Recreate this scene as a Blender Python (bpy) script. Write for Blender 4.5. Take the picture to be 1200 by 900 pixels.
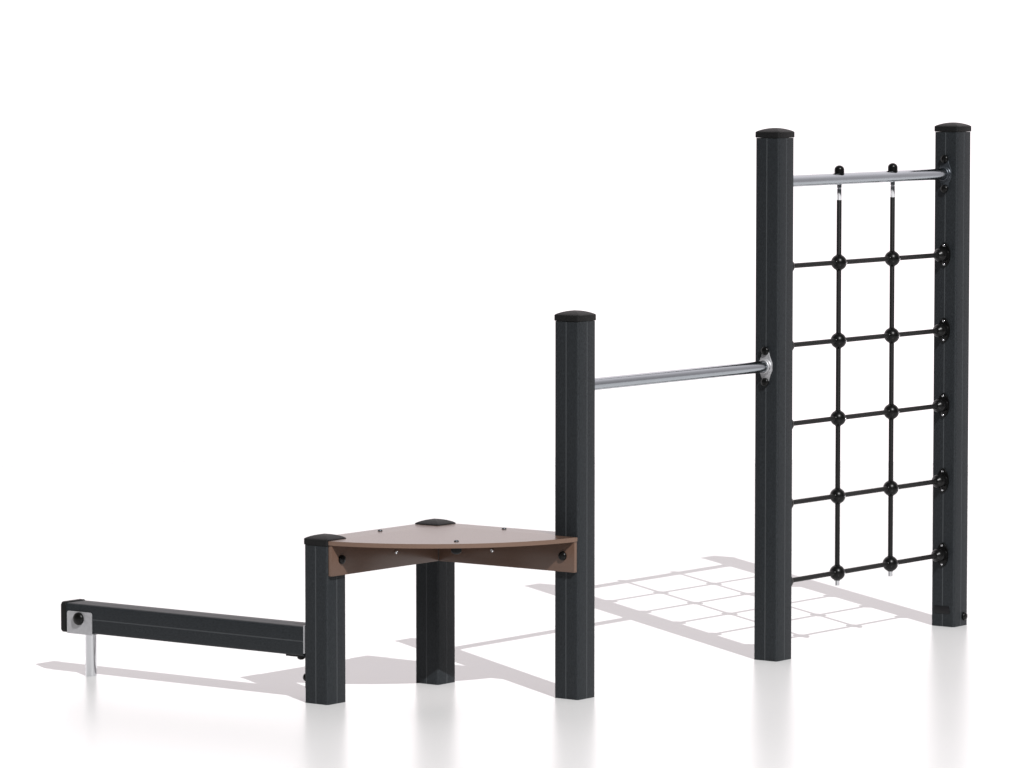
import bpy, bmesh, math
from mathutils import Vector, Matrix
from math import pi, cos, sin, radians

S = bpy.context.scene
for o in list(bpy.data.objects):
    bpy.data.objects.remove(o)
COL = S.collection

# ------------------------------------------------------------------ camera, light, exposure
cam = bpy.data.cameras.new('camera')
cam_o = bpy.data.objects.new('camera', cam)
COL.objects.link(cam_o)
cam.sensor_fit = 'HORIZONTAL'
cam.sensor_width = 36.0
cam.lens = 5451.99 / 1200 * 36.0
cam.clip_start = 0.5
cam.clip_end = 2000
cam_o.location = (0, 0, 2.26587)
cam_o.rotation_euler = (pi / 2 - 0.0765379, 0, 0)
S.camera = cam_o

# studio surround: a bright white backdrop side behind the set, darker behind the camera
W = bpy.data.worlds.new('World')
S.world = W
W.use_nodes = True
wn, wl = W.node_tree.nodes, W.node_tree.links
wn.clear()
w_out = wn.new('ShaderNodeOutputWorld')
w_bg = wn.new('ShaderNodeBackground')
w_tc = wn.new('ShaderNodeTexCoord')
w_sep = wn.new('ShaderNodeSeparateXYZ')
w_my = wn.new('ShaderNodeMapRange'); w_my.interpolation_type = 'SMOOTHSTEP'
w_mx = wn.new('ShaderNodeMix'); w_mx.data_type = 'RGBA'
DIM, BRIGHT, BRIGHT_S = (0.05, 0.052, 0.055, 1), (1.335, 1.245, 1.27, 1), 1.0
wl.new(w_tc.outputs['Generated'], w_sep.inputs[0])
wl.new(w_sep.outputs['Y'], w_my.inputs['Value'])
w_my.inputs['From Min'].default_value = 0.05
w_my.inputs['From Max'].default_value = 0.65
wl.new(w_my.outputs['Result'], w_mx.inputs['Factor'])
w_mx.inputs['A'].default_value = DIM
w_mx.inputs['B'].default_value = BRIGHT
wl.new(w_mx.outputs['Result'], w_bg.inputs['Color'])
w_bg.inputs['Strength'].default_value = 1.0
wl.new(w_bg.outputs[0], w_out.inputs['Surface'])

# one distant studio lamp, front right and high, throwing the shadows back to the left
lamp = bpy.data.lights.new('studio_lamp', 'POINT')
lamp.energy = 246000
lamp.color = (1.0, 0.994, 0.99)
lamp.shadow_soft_size = 0.07
lamp_o = bpy.data.objects.new('studio_lamp', lamp)
COL.objects.link(lamp_o)
lamp_o.location = (18.378, -30.582, 42.356)

vs = S.view_settings
S.display_settings.display_device = 'sRGB'
vs.view_transform = 'Standard'
vs.look = 'None'
vs.exposure = 0.0
vs.gamma = 1.0
vs.use_curve_mapping = False
S.cycles.max_bounces = 8
S.cycles.caustics_reflective = False
S.cycles.caustics_refractive = False
S.cycles.sample_clamp_indirect = 6.0

# ------------------------------------------------------------------ materials
def base_mat(name):
    m = bpy.data.materials.new(name)
    m.use_nodes = True
    n, l = m.node_tree.nodes, m.node_tree.links
    return m, n, l, n['Principled BSDF']

def mottled(name, col, rough, spec=0.5, metal=0.0, scale=(60, 60, 60), amount=0.2, bump=0.0, detail=4, rough_var=0.08, dist=0.0005):
    """a plain surface with fine procedural variation in tone, gloss and relief"""
    m, n, l, b = base_mat(name)
    tc = n.new('ShaderNodeTexCoord')
    mp = n.new('ShaderNodeMapping')
    mp.inputs['Scale'].default_value = scale
    nz = n.new('ShaderNodeTexNoise')
    nz.inputs['Scale'].default_value = 1.0
    nz.inputs['Detail'].default_value = detail
    nz.inputs['Roughness'].default_value = 0.6
    l.new(tc.outputs['Object'], mp.inputs['Vector'])
    l.new(mp.outputs['Vector'], nz.inputs['Vector'])
    mr = n.new('ShaderNodeMapRange')
    mr.inputs['From Min'].default_value = 0.25
    mr.inputs['From Max'].default_value = 0.75
    mr.inputs['To Min'].default_value = 1 - amount
    mr.inputs['To Max'].default_value = 1 + amount
    l.new(nz.outputs['Fac'], mr.inputs['Value'])
    mul = n.new('ShaderNodeVectorMath'); mul.operation = 'SCALE'
    mul.inputs[0].default_value = col
    l.new(mr.outputs['Result'], mul.inputs['Scale'])
    l.new(mul.outputs['Vector'], b.inputs['Base Color'])
    rr = n.new('ShaderNodeMapRange')
    rr.inputs['From Min'].default_value = 0.25
    rr.inputs['From Max'].default_value = 0.75
    rr.inputs['To Min'].default_value = max(0.02, rough - rough_var)
    rr.inputs['To Max'].default_value = rough + rough_var
    l.new(nz.outputs['Fac'], rr.inputs['Value'])
    l.new(rr.outputs['Result'], b.inputs['Roughness'])
    b.inputs['Specular IOR Level'].default_value = spec
    b.inputs['Metallic'].default_value = metal
    if bump:
        bp = n.new('ShaderNodeBump')
        bp.inputs['Strength'].default_value = bump
        bp.inputs['Distance'].default_value = dist
        l.new(nz.outputs['Fac'], bp.inputs['Height'])
        l.new(bp.outputs['Normal'], b.inputs['Normal'])
    return m

def grained(name, col, axis):
    """recycled-plastic profile: fine fibres along the length plus speckle"""
    m, n, l, b = base_mat(name)
    tc = n.new('ShaderNodeTexCoord')
    mp = n.new('ShaderNodeMapping')
    sc = [420, 420, 420]; sc[axis] = 110
    mp.inputs['Scale'].default_value = sc
    nz = n.new('ShaderNodeTexNoise'); nz.inputs['Scale'].default_value = 1.0
    nz.inputs['Detail'].default_value = 3
    sp = n.new('ShaderNodeTexNoise'); sp.inputs['Scale'].default_value = 380.0
    sp.inputs['Detail'].default_value = 2
    l.new(tc.outputs['Object'], mp.inputs['Vector'])
    l.new(mp.outputs['Vector'], nz.inputs['Vector'])
    l.new(tc.outputs['Object'], sp.inputs['Vector'])
    av = n.new('ShaderNodeMath'); av.operation = 'ADD'
    l.new(nz.outputs['Fac'], av.inputs[0]); l.new(sp.outputs['Fac'], av.inputs[1])
    mr = n.new('ShaderNodeMapRange')
    mr.inputs['From Min'].default_value = 0.65; mr.inputs['From Max'].default_value = 1.35
    mr.inputs['To Min'].default_value = 0.30; mr.inputs['To Max'].default_value = 1.70
    l.new(av.outputs[0], mr.inputs['Value'])
    mul = n.new('ShaderNodeVectorMath'); mul.operation = 'SCALE'
    mul.inputs[0].default_value = col
    l.new(mr.outputs['Result'], mul.inputs['Scale'])
    l.new(mul.outputs['Vector'], b.inputs['Base Color'])
    b.inputs['Roughness'].default_value = 0.52
    b.inputs['Specular IOR Level'].default_value = 0.25
    bp = n.new('ShaderNodeBump')
    bp.inputs['Strength'].default_value = 0.25
    bp.inputs['Distance'].default_value = 0.0004
    l.new(av.outputs[0], bp.inputs['Height'])
    l.new(bp.outputs['Normal'], b.inputs['Normal'])
    return m

def braided(name, axis):
    m, n, l, b = base_mat(name)
    tc = n.new('ShaderNodeTexCoord')
    mp = n.new('ShaderNodeMapping')
    sc = [60, 60, 60]; sc[axis] = 130
    mp.inputs['Scale'].default_value = sc
    mp.inputs['Rotation'].default_value = (0.5, 0.5, 0.5)
    wv = n.new('ShaderNodeTexWave'); wv.inputs['Scale'].default_value = 1.0
    wv.inputs['Distortion'].default_value = 1.5
    l.new(tc.outputs['Object'], mp.inputs['Vector'])
    l.new(mp.outputs['Vector'], wv.inputs['Vector'])
    cr = n.new('ShaderNodeMapRange')
    cr.inputs['To Min'].default_value = 0.002; cr.inputs['To Max'].default_value = 0.006
    l.new(wv.outputs['Fac'], cr.inputs['Value'])
    l.new(cr.outputs['Result'], b.inputs['Base Color'])
    b.inputs['Roughness'].default_value = 0.55
    b.inputs['Specular IOR Level'].default_value = 0.3
    bp = n.new('ShaderNodeBump'); bp.inputs['Strength'].default_value = 0.4
    bp.inputs['Distance'].default_value = 0.0008
    l.new(wv.outputs['Fac'], bp.inputs['Height'])
    l.new(bp.outputs['Normal'], b.inputs['Normal'])
    return m

M = {}
M['post'] = grained('charcoal_profile', (0.0152, 0.0180, 0.0206), 2)
M['groove'] = mottled('groove_highlight', (0.042, 0.046, 0.050), 0.5, 0.3, scale=(300, 300, 40), amount=0.15)  # lighter than the profile: the bevels' highlight line is put into the colour
M['cap'] = mottled('black_cap_plastic', (0.008, 0.008, 0.0082), 0.55, 0.18, scale=(250, 250, 250), amount=0.25, bump=0.12)
M['black'] = mottled('black_gloss_plastic', (0.004, 0.004, 0.004), 0.30, 0.20, scale=(90, 90, 90), amount=0.2, rough_var=0.04)
M['board'] = mottled('taupe_laminate', (0.097, 0.056, 0.039), 0.30, 0.48, scale=(500, 500, 500), amount=0.06, bump=0.05, rough_var=0.05)
M['edge'] = mottled('taupe_cut_edge', (0.138, 0.086, 0.063), 0.5, 0.35, scale=(300, 300, 300), amount=0.08)
M['steel'] = mottled('galvanised_tube', (0.385, 0.415, 0.445), 0.16, 0.5, 1.0, scale=(9, 9, 9), amount=0.05, rough_var=0.04)
M['plate'] = mottled('galvanised_plate', (0.43, 0.43, 0.445), 0.5, 0.5, 0.5, scale=(70, 70, 70), amount=0.12, rough_var=0.08, bump=0.05)
M['screw_dark_reflect'] = mottled('screw_and_dark_reflection', (0.055, 0.062, 0.072), 0.4, 0.5, 0.6, scale=(70, 70, 70), amount=0.12)  # own tone on board screws; on the far flange, a dark reflection painted in
M['bright'] = mottled('bright_steel', (0.76, 0.77, 0.79), 0.12, 0.5, 1.0, scale=(8, 8, 8), amount=0.03, rough_var=0.02)
M['rope_up'] = braided('black_rope_upright', 2)
M['rope_across'] = braided('black_rope_across', 0)
M['sticker'] = mottled('black_sign_plate', (0.006, 0.006, 0.007), 0.45, 0.3, scale=(120, 120, 120), amount=0.2)

g, gn, gl, gb = base_mat('glossy_white_floor')
g_tc = gn.new('ShaderNodeTexCoord')
g_nz = gn.new('ShaderNodeTexNoise'); g_nz.inputs['Scale'].default_value = 0.8; g_nz.inputs['Detail'].default_value = 1
gl.new(g_tc.outputs['Object'], g_nz.inputs['Vector'])
g_mr = gn.new('ShaderNodeMapRange')
g_mr.inputs['To Min'].default_value = 0.255; g_mr.inputs['To Max'].default_value = 0.275
gl.new(g_nz.outputs['Fac'], g_mr.inputs['Value'])
gl.new(g_mr.outputs['Result'], gb.inputs['Roughness'])
gb.inputs['Base Color'].default_value = (0.80, 0.80, 0.80, 1)
gb.inputs['Specular IOR Level'].default_value = 0.5
M['floor'] = g

# ------------------------------------------------------------------ helpers
def link(name, bm, mats, parent=None, loc=(0, 0, 0), rot=None, smooth=True, sharp=35):
    bmesh.ops.recalc_face_normals(bm, faces=bm.faces)
    me = bpy.data.meshes.new(name)
    bm.to_mesh(me); bm.free()
    for m in (mats if isinstance(mats, (list, tuple)) else [mats]):
        me.materials.append(m)
    if smooth:
        me.polygons.foreach_set('use_smooth', [True] * len(me.polygons))
        me.set_sharp_from_angle(angle=radians(sharp))
    o = bpy.data.objects.new(name, me)
    COL.objects.link(o)
    if parent: o.parent = parent
    o.location = loc
    if rot: o.rotation_euler = rot
    return o

# rotations that turn a shape built along +Z to point along a given axis
AXIS = {'+Z': (0, 0, 0), '-Z': (pi, 0, 0), '+X': (0, pi / 2, 0), '-X': (0, -pi / 2, 0), '-Y': (pi / 2, 0, 0), '+Y': (-pi / 2, 0, 0)}

def copy_of(o, parent, loc, rot=None):
    c = o.copy(); COL.objects.link(c)
    c.parent = parent; c.location = loc
    if rot is not None: c.rotation_euler = rot
    for ch in o.children:
        copy_of(ch, c, ch.location, ch.rotation_euler)
    return c

def lathe(prof, seg=32, mat_of=None):
    """prof: list of (radius, z) from bottom to top; radius 0 closes the end"""
    bm = bmesh.new(); rings = []
    for r, z in prof:
        if r < 1e-7: rings.append([bm.verts.new((0, 0, z))])
        else: rings.append([bm.verts.new((r * cos(2 * pi * k / seg), r * sin(2 * pi * k / seg), z)) for k in range(seg)])
    for i in range(len(rings) - 1):
        a, b = rings[i], rings[i + 1]
        for k in range(seg):
            k2 = (k + 1) % seg
            if len(a) == 1 and len(b) == 1: continue
            if len(a) == 1: f = bm.faces.new((a[0], b[k], b[k2]))
            elif len(b) == 1: f = bm.faces.new((a[k], a[k2], b[0]))
            else: f = bm.faces.new((a[k], a[k2], b[k2], b[k]))
            if mat_of: f.material_index = mat_of[i]
    for r in (rings[0], rings[-1]):
        if len(r) > 1: bm.faces.new(r)
    return bm

def dome(r, h, z0=0.0, n=8, base=0.0):
    """profile of a dome of radius r and height h with a short straight base"""
    p = [(0, z0), (r, z0)]
    if base: p.append((r, z0 + base))
    for k in range(1, n):
        a = pi / 2 * k / n
        p.append((r * cos(a), z0 + base + h * sin(a)))
    p.append((0, z0 + base + h))
    return p

def prism(pts, z0, z1, bev=0.0, bm=None, edge_mat=0):
    """extrude an outline (xy) between z0 and z1, bevelling its rims"""
    bm = bm or bmesh.new()
    lo = [bm.verts.new((x, y, z0)) for x, y in pts]
    hi = [bm.verts.new((x, y, z1)) for x, y in pts]
    f1, f2 = bm.faces.new(lo), bm.faces.new(hi)
    n = len(pts)
    for i in range(n):
        f = bm.faces.new((lo[i], lo[(i + 1) % n], hi[(i + 1) % n], hi[i]))
        f.material_index = edge_mat
    if bev:
        rim = [e for e in bm.edges if (e.verts[0] in lo and e.verts[1] in lo) or (e.verts[0] in hi and e.verts[1] in hi)]
        bmesh.ops.bevel(bm, geom=rim, offset=bev, segments=2, affect='EDGES', profile=0.5, clamp_overlap=True)
    return bm

def round_rect(hx, hy, r, n=5):
    p = []
    for cx, cy, a0 in ((hx - r, hy - r, 0), (-hx + r, hy - r, pi / 2), (-hx + r, -hy + r, pi), (hx - r, -hy + r, 3 * pi / 2)):
        for k in range(n + 1):
            a = a0 + pi / 2 * k / n
            p.append((cx + r * cos(a), cy + r * sin(a)))
    return p

HW = 0.0503                                   # half the width of a post

def profile_outline():
    """rounded square with a narrow groove down the middle of each side; second list marks the groove faces"""
    r, gw, gd = 0.0088, 0.0022, 0.0006
    pts, groove = [], []
    for q in range(4):
        a0 = q * pi / 2 - pi / 4 * 0
        R = Matrix.Rotation(a0, 2)
        side = [((HW, -gw), False), ((HW - gd, -gw * 0.55), True), ((HW - gd, gw * 0.55), True), ((HW, gw), True)]
        for (x, y), g_ in side:
            v = R @ Vector((x, y)); pts.append((v.x, v.y)); groove.append(g_)
        for k in range(6):
            a = pi / 2 * k / 5
            v = R @ Vector((HW - r + r * cos(a), HW - r + r * sin(a)))
            pts.append((v.x, v.y)); groove.append(False)
    return pts, groove

def profile_bar(length):
    """the profile extruded along +Z from 0 to length"""
    pts, groove = profile_outline()
    bm = bmesh.new(); n = len(pts)
    lo = [bm.verts.new((x, y, 0)) for x, y in pts]
    hi = [bm.verts.new((x, y, length)) for x, y in pts]
    bm.faces.new(lo); bm.faces.new(hi)
    for i in range(n):
        j = (i + 1) % n
        f = bm.faces.new((lo[i], lo[j], hi[j], hi[i]))
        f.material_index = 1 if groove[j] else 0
    return bm

def cap_bm(rim=0.021, rise=0.0135, half=0.0527):
    """post cap: upright rim with a low four-sided pillow on top"""
    bm = bmesh.new(); rings = []
    def ring(s, z, r): return [bm.verts.new((x, y, z)) for x, y in round_rect(s, s, r, 4)]
    rings.append(ring(half - 0.0012, 0, 0.008))
    rings.append(ring(half, 0.0012, 0.0085))
    rings.append(ring(half, rim - 0.0015, 0.0085))
    rings.append(ring(half - 0.0014, rim, 0.008))
    n = 9
    for k in range(1, n):
        t = 1 - k / n
        rings.append(ring((half - 0.0014) * t, rim + rise * (1 - t ** 2.0), max(0.0008, 0.0035 * t * t)))
    for a, b in zip(rings, rings[1:]):
        m = len(a)
        for k in range(m):
            bm.faces.new((a[k], a[(k + 1) % m], b[(k + 1) % m], b[k]))
    bm.faces.new(rings[0])
    top = bm.verts.new((0, 0, rim + rise)); last = rings[-1]
    for k in range(len(last)):
        bm.faces.new((last[k], last[(k + 1) % len(last)], top))
    # small locking pin on one side of the rim
    bmesh.ops.create_cone(bm, cap_ends=True, segments=10, radius1=0.0016, radius2=0.0012, depth=0.0016,
                                   matrix=Matrix.Translation((-half - 0.0006, 0, rim * 0.5)) @ Matrix.Rotation(-pi / 2, 4, 'Y'))
    return bm

def tube(length, r, seg=28, inner=None):
    c = min(0.0012, r * 0.15)
    return lathe([(r - c, 0), (r, c), (r, length - c), (r - c, length)], seg)

# ------------------------------------------------------------------ the setting
bm = bmesh.new()
bmesh.ops.create_circle(bm, cap_ends=True, segments=96, radius=7.5)
ground = link('ground', bm, M['floor'], None, (0, 17, 0), smooth=False)
ground['kind'] = 'structure'

# ------------------------------------------------------------------ the playground set
# local axes: +X from the low post to the platform's rear post (and along the tall row), -Y towards the front right
root = bpy.data.objects.new('playground_set', None)
COL.objects.link(root)
root.location = (-0.62770, 15.53491, 0)
root.rotation_euler = (0, 0, 0.922309)
root['label'] = 'charcoal five-post playground frame with low beam, taupe corner platform and two steel bars'
root['category'] = 'playground equipment'

HA, HC, HD = 0.5344, 1.2792, 1.8726
A, B, C_, D, E_ = (0, 0), (0.6, 0), (0.6, -0.6), (1.8, -0.6), (3.0, -0.6)
cap0 = None
posts = {}
for key, (x, y), h, lab in (('A', A, HA, None), ('B', B, HA, None), ('C', C_, HC, None), ('D', D, HD, None), ('E', E_, HD, None)):
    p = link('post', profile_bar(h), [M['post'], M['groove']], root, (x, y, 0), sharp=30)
    posts[key] = p
    if cap0 is None:
        cap0 = link('cap', cap_bm(), M['cap'], p, (0, 0, h + 0.0012), sharp=28)
    else:
        copy_of(cap0, p, (0, 0, h + 0.0012))
posts['C']['label'] = 'middle-height charcoal post rising through the platform corner'
posts['E']['label'] = 'tall charcoal post with a small black plate near its foot'

# sign plate and foot bolt of the last post
bm = prism([(-0.0142, 0.034), (-0.0142, -0.034), (-0.004, -0.034), (0.0142, -0.030), (0.0142, 0.034)], 0, 0.0022, 0.0006)
link('sign_plate', bm, M['sticker'], posts['E'], (-HW, 0.002, 0.064), AXIS['-X'])
bolt0 = link('bolt', lathe(dome(0.0153, 0.0080, 0, 8, 0.0045), 28), M['black'], posts['E'], (0.022, -HW, 0.036), AXIS['-Y'])

# ---- platform board: quarter circle notched round the posts
k_ = -0.0375; R_ = 0.6917; cx, cy = 0.6 - k_, -k_
def on_arc(a): return (cx + R_ * cos(a), cy + R_ * sin(a))
a0 = math.atan2(-0.0545 - cy, -0.048 - cx)
a1 = math.atan2(-0.648 - cy, 0.5455 - cx)
if a0 > 0: a0 -= 2 * pi
if a1 > 0: a1 -= 2 * pi
arc = [on_arc(a0 + (a1 - a0) * k / 64) for k in range(65)]
arc[0] = (-0.048, -0.0560); arc[-1] = (0.5440, -0.648)
g_ = 0.0538
out = [(-0.048, -g_)] + arc + [(0.5490, -0.648), (0.5490, -0.5490), (0.6500, -0.5490), (0.6500, -g_), (0.6 - g_, -g_), (0.6 - g_, 0.050), (g_, 0.050), (g_, -g_)]
board = link('platform_board', prism(out, 0, 0.0148, 0.0022, edge_mat=1), [M['board'], M['edge']], root, (0, 0, 0.5384), sharp=40)
scr0 = link('screw', lathe([(0, 0), (0.0075, 0), (0.0085, 0.0012), (0.0075, 0.0038), (0.0045, 0.0048), (0.004, 0.003), (0, 0.003)], 20), M['screw_dark_reflect'], board, (0.20, -0.403, 0.0149))
copy_of(scr0, board, (0.30, 0.004, 0.0149))
copy_of(scr0, board, (0.604, -0.296, 0.0149))
link('nut_cover', lathe(dome(0.0180, 0.012, 0, 8, 0.016), 24), M['cap'], board, (0.20, -0.403, -0.0001), AXIS['-Z'])

# ---- platform panels under the board
def panel(length, zlen=0.1042, t=0.016):
    bm = bmesh.new()
    bmesh.ops.create_cube(bm, size=1, matrix=Matrix.Translation((length / 2, 0, zlen / 2)) @ Matrix.Diagonal((length, t, zlen, 1)))
    for f in bm.faces:
        if abs(f.normal.y) < 0.5: f.material_index = 1
    bmesh.ops.bevel(bm, geom=bm.edges[:], offset=0.0016, segments=2, affect='EDGES', profile=0.5)
    return bm
pz = 0.4340
pan1 = link('platform_panel', panel(0.5775), [M['board'], M['edge']], root, (-0.0445, -HW - 0.0081, pz), sharp=40)
bolt_p = copy_of(bolt0, pan1, (0.0495, -0.008, 0.054), AXIS['-Y'])
pin0 = link('barrel_nut', lathe([(0, 0), (0.0062, 0), (0.0062, 0.004), (0.0048, 0.0055), (0.003, 0.0055), (0.003, 0.0035), (0, 0.0035)], 18), M['bright'], pan1, (0.343, -0.008, 0.052), AXIS['-Y'])
pan2 = link('platform_panel', panel(0.579), [M['board'], M['edge']], root, (0.6 - HW - 0.0081, -0.0670, pz), (0, 0, -pi / 2), sharp=40)
copy_of(bolt0, pan2, (0.5320, -0.008, 0.054), AXIS['-Y'])
copy_of(pin0, pan2, (0.232, -0.008, 0.0525), AXIS['-Y'])

# ---- balance beam
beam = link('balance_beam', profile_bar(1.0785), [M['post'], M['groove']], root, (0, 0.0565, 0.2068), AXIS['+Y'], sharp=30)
def beam_kid(name, bm, mat, loc, rot=None, **kw):
    """place a child of the beam in the set's axes (x, y, z), undoing the beam's own turn"""
    o = link(name, bm, mat, None, (0, 0, 0), None, **kw)
    o.parent = beam
    o.matrix_parent_inverse = Matrix.Identity(4)
    Rm = Matrix.Rotation(-pi / 2, 4, 'X')
    T = Matrix.Translation(Vector(loc) - Vector((0, 0.0565, 0.2068)))
    from mathutils import Euler
    Rr = Euler(rot or (0, 0, 0)).to_matrix().to_4x4()
    o.matrix_local = Rm.inverted() @ T @ Rr
    return o
bm = prism(round_rect(0.0536, 0.0536, 0.010, 5), 0, 0.021, 0.003)
beam_kid('end_cap', bm, M['cap'], (0, 1.1335, 0.2068), AXIS['+Y'])

# saddle bracket: two cheeks and a floor plate, one bent sheet
def saddle():
    bm = bmesh.new()
    t = 0.004; xi = HW + 0.0004; xo = xi + t; zb = -HW - 0.0003; ztop = 0.0240; hy = 0.0575
    def cheek(s):
        r = 0.008
        o = [(-hy, zb - t), (hy, zb - t)]
        for k in range(6):
            a = pi / 2 * k / 5; o.append((hy - r + r * cos(a), ztop - r + r * sin(a)))
        for k in range(6):
            a = pi / 2 + pi / 2 * k / 5; o.append((-hy + r + r * cos(a), ztop - r + r * sin(a)))
        va = [bm.verts.new((s * xi, y, z)) for y, z in o]; vb = [bm.verts.new((s * xo, y, z)) for y, z in o]
        bm.faces.new(va); bm.faces.new(vb)
        for i in range(len(o)):
            j = (i + 1) % len(o); bm.faces.new((va[i], va[j], vb[j], vb[i]))
    cheek(1); cheek(-1)
    bmesh.ops.create_cube(bm, size=1, matrix=Matrix.Translation((0, 0, zb - t / 2)) @ Matrix.Diagonal((2 * xi, 2 * hy, t - 0.0004, 1)))
    return bm
beam_kid('saddle_bracket', saddle(), M['plate'], (0, 1.0675, 0.2068), sharp=30)
big = lathe(dome(0.0225, 0.0110, 0, 8, 0.005), 32)
beam_kid('bolt', big, M['black'], (-HW - 0.0044, 1.068, 0.2065), AXIS['-X'])
beam_kid('leg', tube(0.1525, 0.0205), M['bright'], (0, 1.062, -0.0005))
# bracket on the low post's rear face: a steel plate behind the beam end and a black angle below
bm = bmesh.new()
bmesh.ops.create_cube(bm, size=1, matrix=Matrix.Diagonal((0.0990, 0.0045, 0.094, 1)))
beam_kid('end_plate', bm, M['plate'], (0, HW + 0.0030, 0.2130), smooth=False)
bm = bmesh.new()
bmesh.ops.create_cube(bm, size=1, matrix=Matrix.Translation((0, 0.0465, 0)) @ Matrix.Diagonal((0.080, 0.085, 0.005, 1)))
bmesh.ops.create_cube(bm, size=1, matrix=Matrix.Translation((0, 0.0025, -0.054)) @ Matrix.Diagonal((0.080, 0.004, 0.1025, 1)))
ang = beam_kid('angle_bracket', bm, M['black'], (0, HW + 0.0006, 0.1535), smooth=False)
beam_kid('bolt', lathe(dome(0.0136, 0.0085, 0, 8, 0.0045), 28), M['black'], (-0.014, 0.094, 0.1508), AXIS['-Z'])
beam_kid('bolt', lathe(dome(0.0136, 0.0095, 0, 8, 0.0055), 28), M['black'], (-0.028, HW + 0.0050, 0.083), AXIS['+Y'])

# ---- steel bars with their flanges
def flange_bm(top=0.0668, wide=0.0280, t=0.005):
    o = []
    r = 0.0110
    for k in range(9):                                    # rounded top
        a = radians(20) + radians(140) * k / 8
        o.append((top - r + r * sin(a), r * cos(a) * 1.0))
    left = [(0.034, -0.0185), (0.013, -wide), (-0.013, -wide), (-0.034, -0.0185)]
    o += left
    for k in range(9):
        a = radians(20) + radians(140) * k / 8
        o.append((-(top - r + r * sin(a)), -r * cos(a)))
    o += [(-0.034, 0.0185), (-0.013, wide), (0.013, wide), (0.034, 0.0185)]
    bm = prism(o, 0, t, 0.0008)
    # collar that takes the bar
    ring = lathe([(0.0275, t - 0.0005), (0.0275, t + 0.003), (0.0255, t + 0.005), (0.0255, t + 0.016), (0.0242, t + 0.0175), (0.0215, t + 0.0175), (0.0215, t + 0.010)], 32)
    me = bpy.data.meshes.new('tmp'); ring.to_mesh(me); ring.free(); bm.from_mesh(me); bpy.data.meshes.remove(me)
    bmesh.ops.create_cone(bm, cap_ends=True, segments=12, radius1=0.005, radius2=0.005, depth=0.006,
                          matrix=Matrix.Translation((0.0, 0.027, t + 0.0105)) @ Matrix.Rotation(-pi / 2, 4, 'X'))
    return bm

def steel_bar(x0, x1, z, far_mat):
    ln = x1 - x0 - 2 * HW - 0.012
    bar = link('steel_bar', tube(ln, 0.0212, 40), M['steel'], root, (x0 + HW + 0.006, -0.6, z), AXIS['+X'])
    # in the bar's own axes +Z runs along the bar and -X points up
    f1 = link('flange', flange_bm(), M['plate'], bar, (0, 0, -0.0058), (0, 0, 0))
    f2 = link('flange', flange_bm(), far_mat, bar, (0, 0, ln + 0.0058), (pi, 0, 0))
    for zz, ax_, hgt in ((0, AXIS['+Z'], -0.0008), (1, AXIS['-Z'], ln + 0.0008)):
        for s in (-1, 1):
            copy_of(bolt0, bar, (s * 0.0560, 0, hgt), ax_)
    return bar
bar_low = steel_bar(0.6, 1.8, 1.0585, M['plate'])
bar_top = steel_bar(1.8, 3.0, 1.7155, M['screw_dark_reflect'])

# ------------------------------------------------------------------ the rope net between the two tallest posts
net = bpy.data.objects.new('climbing_net', None)
COL.objects.link(net)
Rz = Matrix.Rotation(0.922309, 3, 'Z')
net_local = Vector((2.4, -0.6, 0.226))
net.location = Vector(root.location) + Rz @ net_local
net.rotation_euler = (0, 0, 0.922309)
net['label'] = 'black rope climbing net with ball joints hung between the two tallest posts'
net['category'] = 'climbing net'
def nl(x, y, z): return (x - 2.4, y + 0.6, z - 0.226)      # set axes -> net axes

XS = (2.2202, 2.5806)
ZS = (1.4110, 1.1258, 0.8417, 0.5561, 0.2736)
# upright ropes with a ferrule at each end and a dome nut over the bar
rope0 = link('upright_rope', lathe([(0.0089, 0.012), (0.0091, 0.013), (0.0091, 1.400), (0.0089, 1.401)], 20), M['rope_up'], net, nl(XS[0], -0.6, 0.2390))
link('top_ferrule', lathe([(0.0087, 0), (0.0092, 0.001), (0.0092, 0.0415), (0.0080, 0.0425), (0.0080, 0.0450), (0.0097, 0.0455), (0.0097, 0.0565), (0.0085, 0.0575), (0.006, 0.0585), (0.006, 0.064)], 22), M['bright'], rope0, (0, 0, 1.399))
link('end_ferrule', lathe([(0.0075, 0), (0.0088, 0.001), (0.0088, 0.026), (0.0080, 0.027)], 22), M['bright'], rope0, (0, 0, -0.0128))
link('nut_cover', lathe(dome(0.0182, 0.0165, 0, 10, 0.017), 28), M['black'], rope0, (0, 0, 1.4925))
link('washer', lathe([(0.0135, 0), (0.0145, 0.0006), (0.0145, 0.0030), (0.0135, 0.0036)], 24), M['bright'], rope0, (0, 0, 1.4890))
copy_of(rope0, net, nl(XS[1], -0.6, 0.2390))

# cross ropes with a domed anchor at each post
cr0 = link('cross_rope', lathe([(0.0087, 0), (0.0089, 0.001), (0.0089, 1.009), (0.0087, 1.010)], 20), M['rope_across'], net, nl(1.895, -0.6, ZS[0]), AXIS['+X'])
M['rope_across'].node_tree.nodes['Mapping'].inputs['Scale'].default_value = (60, 60, 130)
def anchor_bm():
    o = []
    for k in range(28):
        a = 2 * pi * k / 28
        o.append((0.0465 * cos(a) * (1 - 0.06 * sin(2 * a) ** 2), 0.0250 * sin(a)))
    bm = prism(o, 0, 0.006, 0.0015)
    nose = lathe([(0.0235, 0.0055), (0.0222, 0.010), (0.0212, 0.016), (0.0240, 0.024), (0.0258, 0.032), (0.0258, 0.038), (0.0240, 0.045), (0.0192, 0.052), (0.0125, 0.0565), (0.0115, 0.0585), (0.0088, 0.0595)], 28)
    me = bpy.data.meshes.new('tmp'); nose.to_mesh(me); nose.free(); bm.from_mesh(me); bpy.data.meshes.remove(me)
    return bm
an0 = link('rope_anchor', anchor_bm(), M['black'], cr0, (0, 0, 1.0545), (pi, 0, 0), sharp=30)
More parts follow.
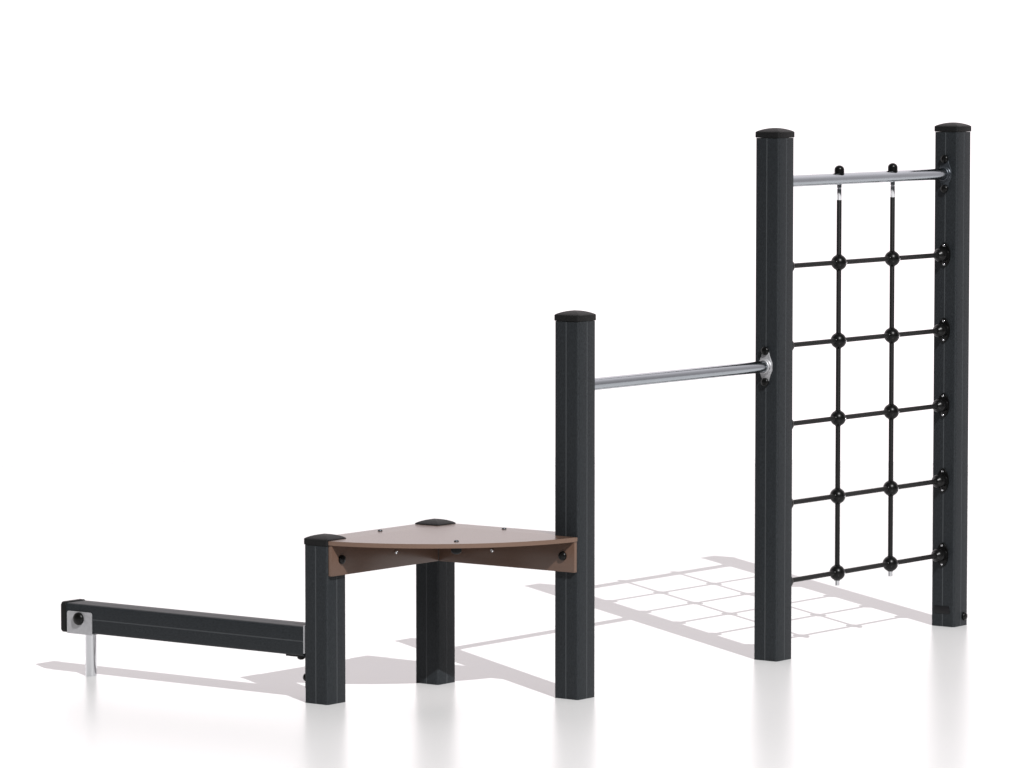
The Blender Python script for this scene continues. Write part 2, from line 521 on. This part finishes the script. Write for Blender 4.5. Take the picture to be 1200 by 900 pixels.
an1 = copy_of(an0, cr0, (0, 0, -0.0445), (0, 0, 0))
# anchor screws sit in the set as parts of each cross rope
sc0 = link('screw', lathe(dome(0.0046, 0.0022, 0, 5, 0.0012), 16), M['bright'], cr0, (0.0355, 0, 1.0484), AXIS['-Z'])
for sx, zz, ax_ in ((-0.0355, 1.0484, '-Z'), (0.0355, -0.0384, '+Z'), (-0.0355, -0.0384, '+Z')):
    copy_of(sc0, cr0, (sx, 0, zz), AXIS[ax_])
for z in ZS[1:]:
    copy_of(cr0, net, nl(1.895, -0.6, z), AXIS['+X'])

# ball joints
def ball_bm(r=0.0290):
    bm = bmesh.new()
    bmesh.ops.create_uvsphere(bm, u_segments=36, v_segments=24, radius=r)
    def collar(axis):
        for s in (1, -1):
            ring = lathe([(0.0112, r - 0.006), (0.0112, r - 0.0012), (0.0104, r - 0.0003), (0.0085, r - 0.0003)], 22)
            bmesh.ops.transform(ring, matrix=(Matrix.Rotation(pi / 2, 4, 'Y') if axis == 'X' else Matrix.Identity(4)), verts=ring.verts)
            if s < 0: bmesh.ops.transform(ring, matrix=Matrix.Rotation(pi, 4, 'Y'), verts=ring.verts)
            me = bpy.data.meshes.new('tmp'); ring.to_mesh(me); ring.free(); bm.from_mesh(me); bpy.data.meshes.remove(me)
    collar('X'); collar('Z')
    # moulded seam between the two half shells
    seam = lathe([(r - 0.001, -0.0008), (r + 0.0004, -0.0008), (r + 0.0004, 0.0008), (r - 0.001, 0.0008)], 40)
    bmesh.ops.transform(seam, matrix=Matrix.Rotation(pi / 2, 4, 'X'), verts=seam.verts)
    me = bpy.data.meshes.new('tmp'); seam.to_mesh(me); seam.free(); bm.from_mesh(me); bpy.data.meshes.remove(me)
    return bm
ball0 = link('ball_joint', ball_bm(), M['black'], net, nl(XS[0], -0.6, ZS[0]), sharp=30)
d = Vector((0.30, -0.95, -0.05)).normalized()
link('screw', lathe(dome(0.0042, 0.0018, 0, 5, 0.0008), 16), M['bright'], ball0, d * 0.0288, d.to_track_quat('Z', 'Y').to_euler())
for i, x in enumerate(XS):
    for j, z in enumerate(ZS):
        if i or j: copy_of(ball0, net, nl(x, -0.6, z))
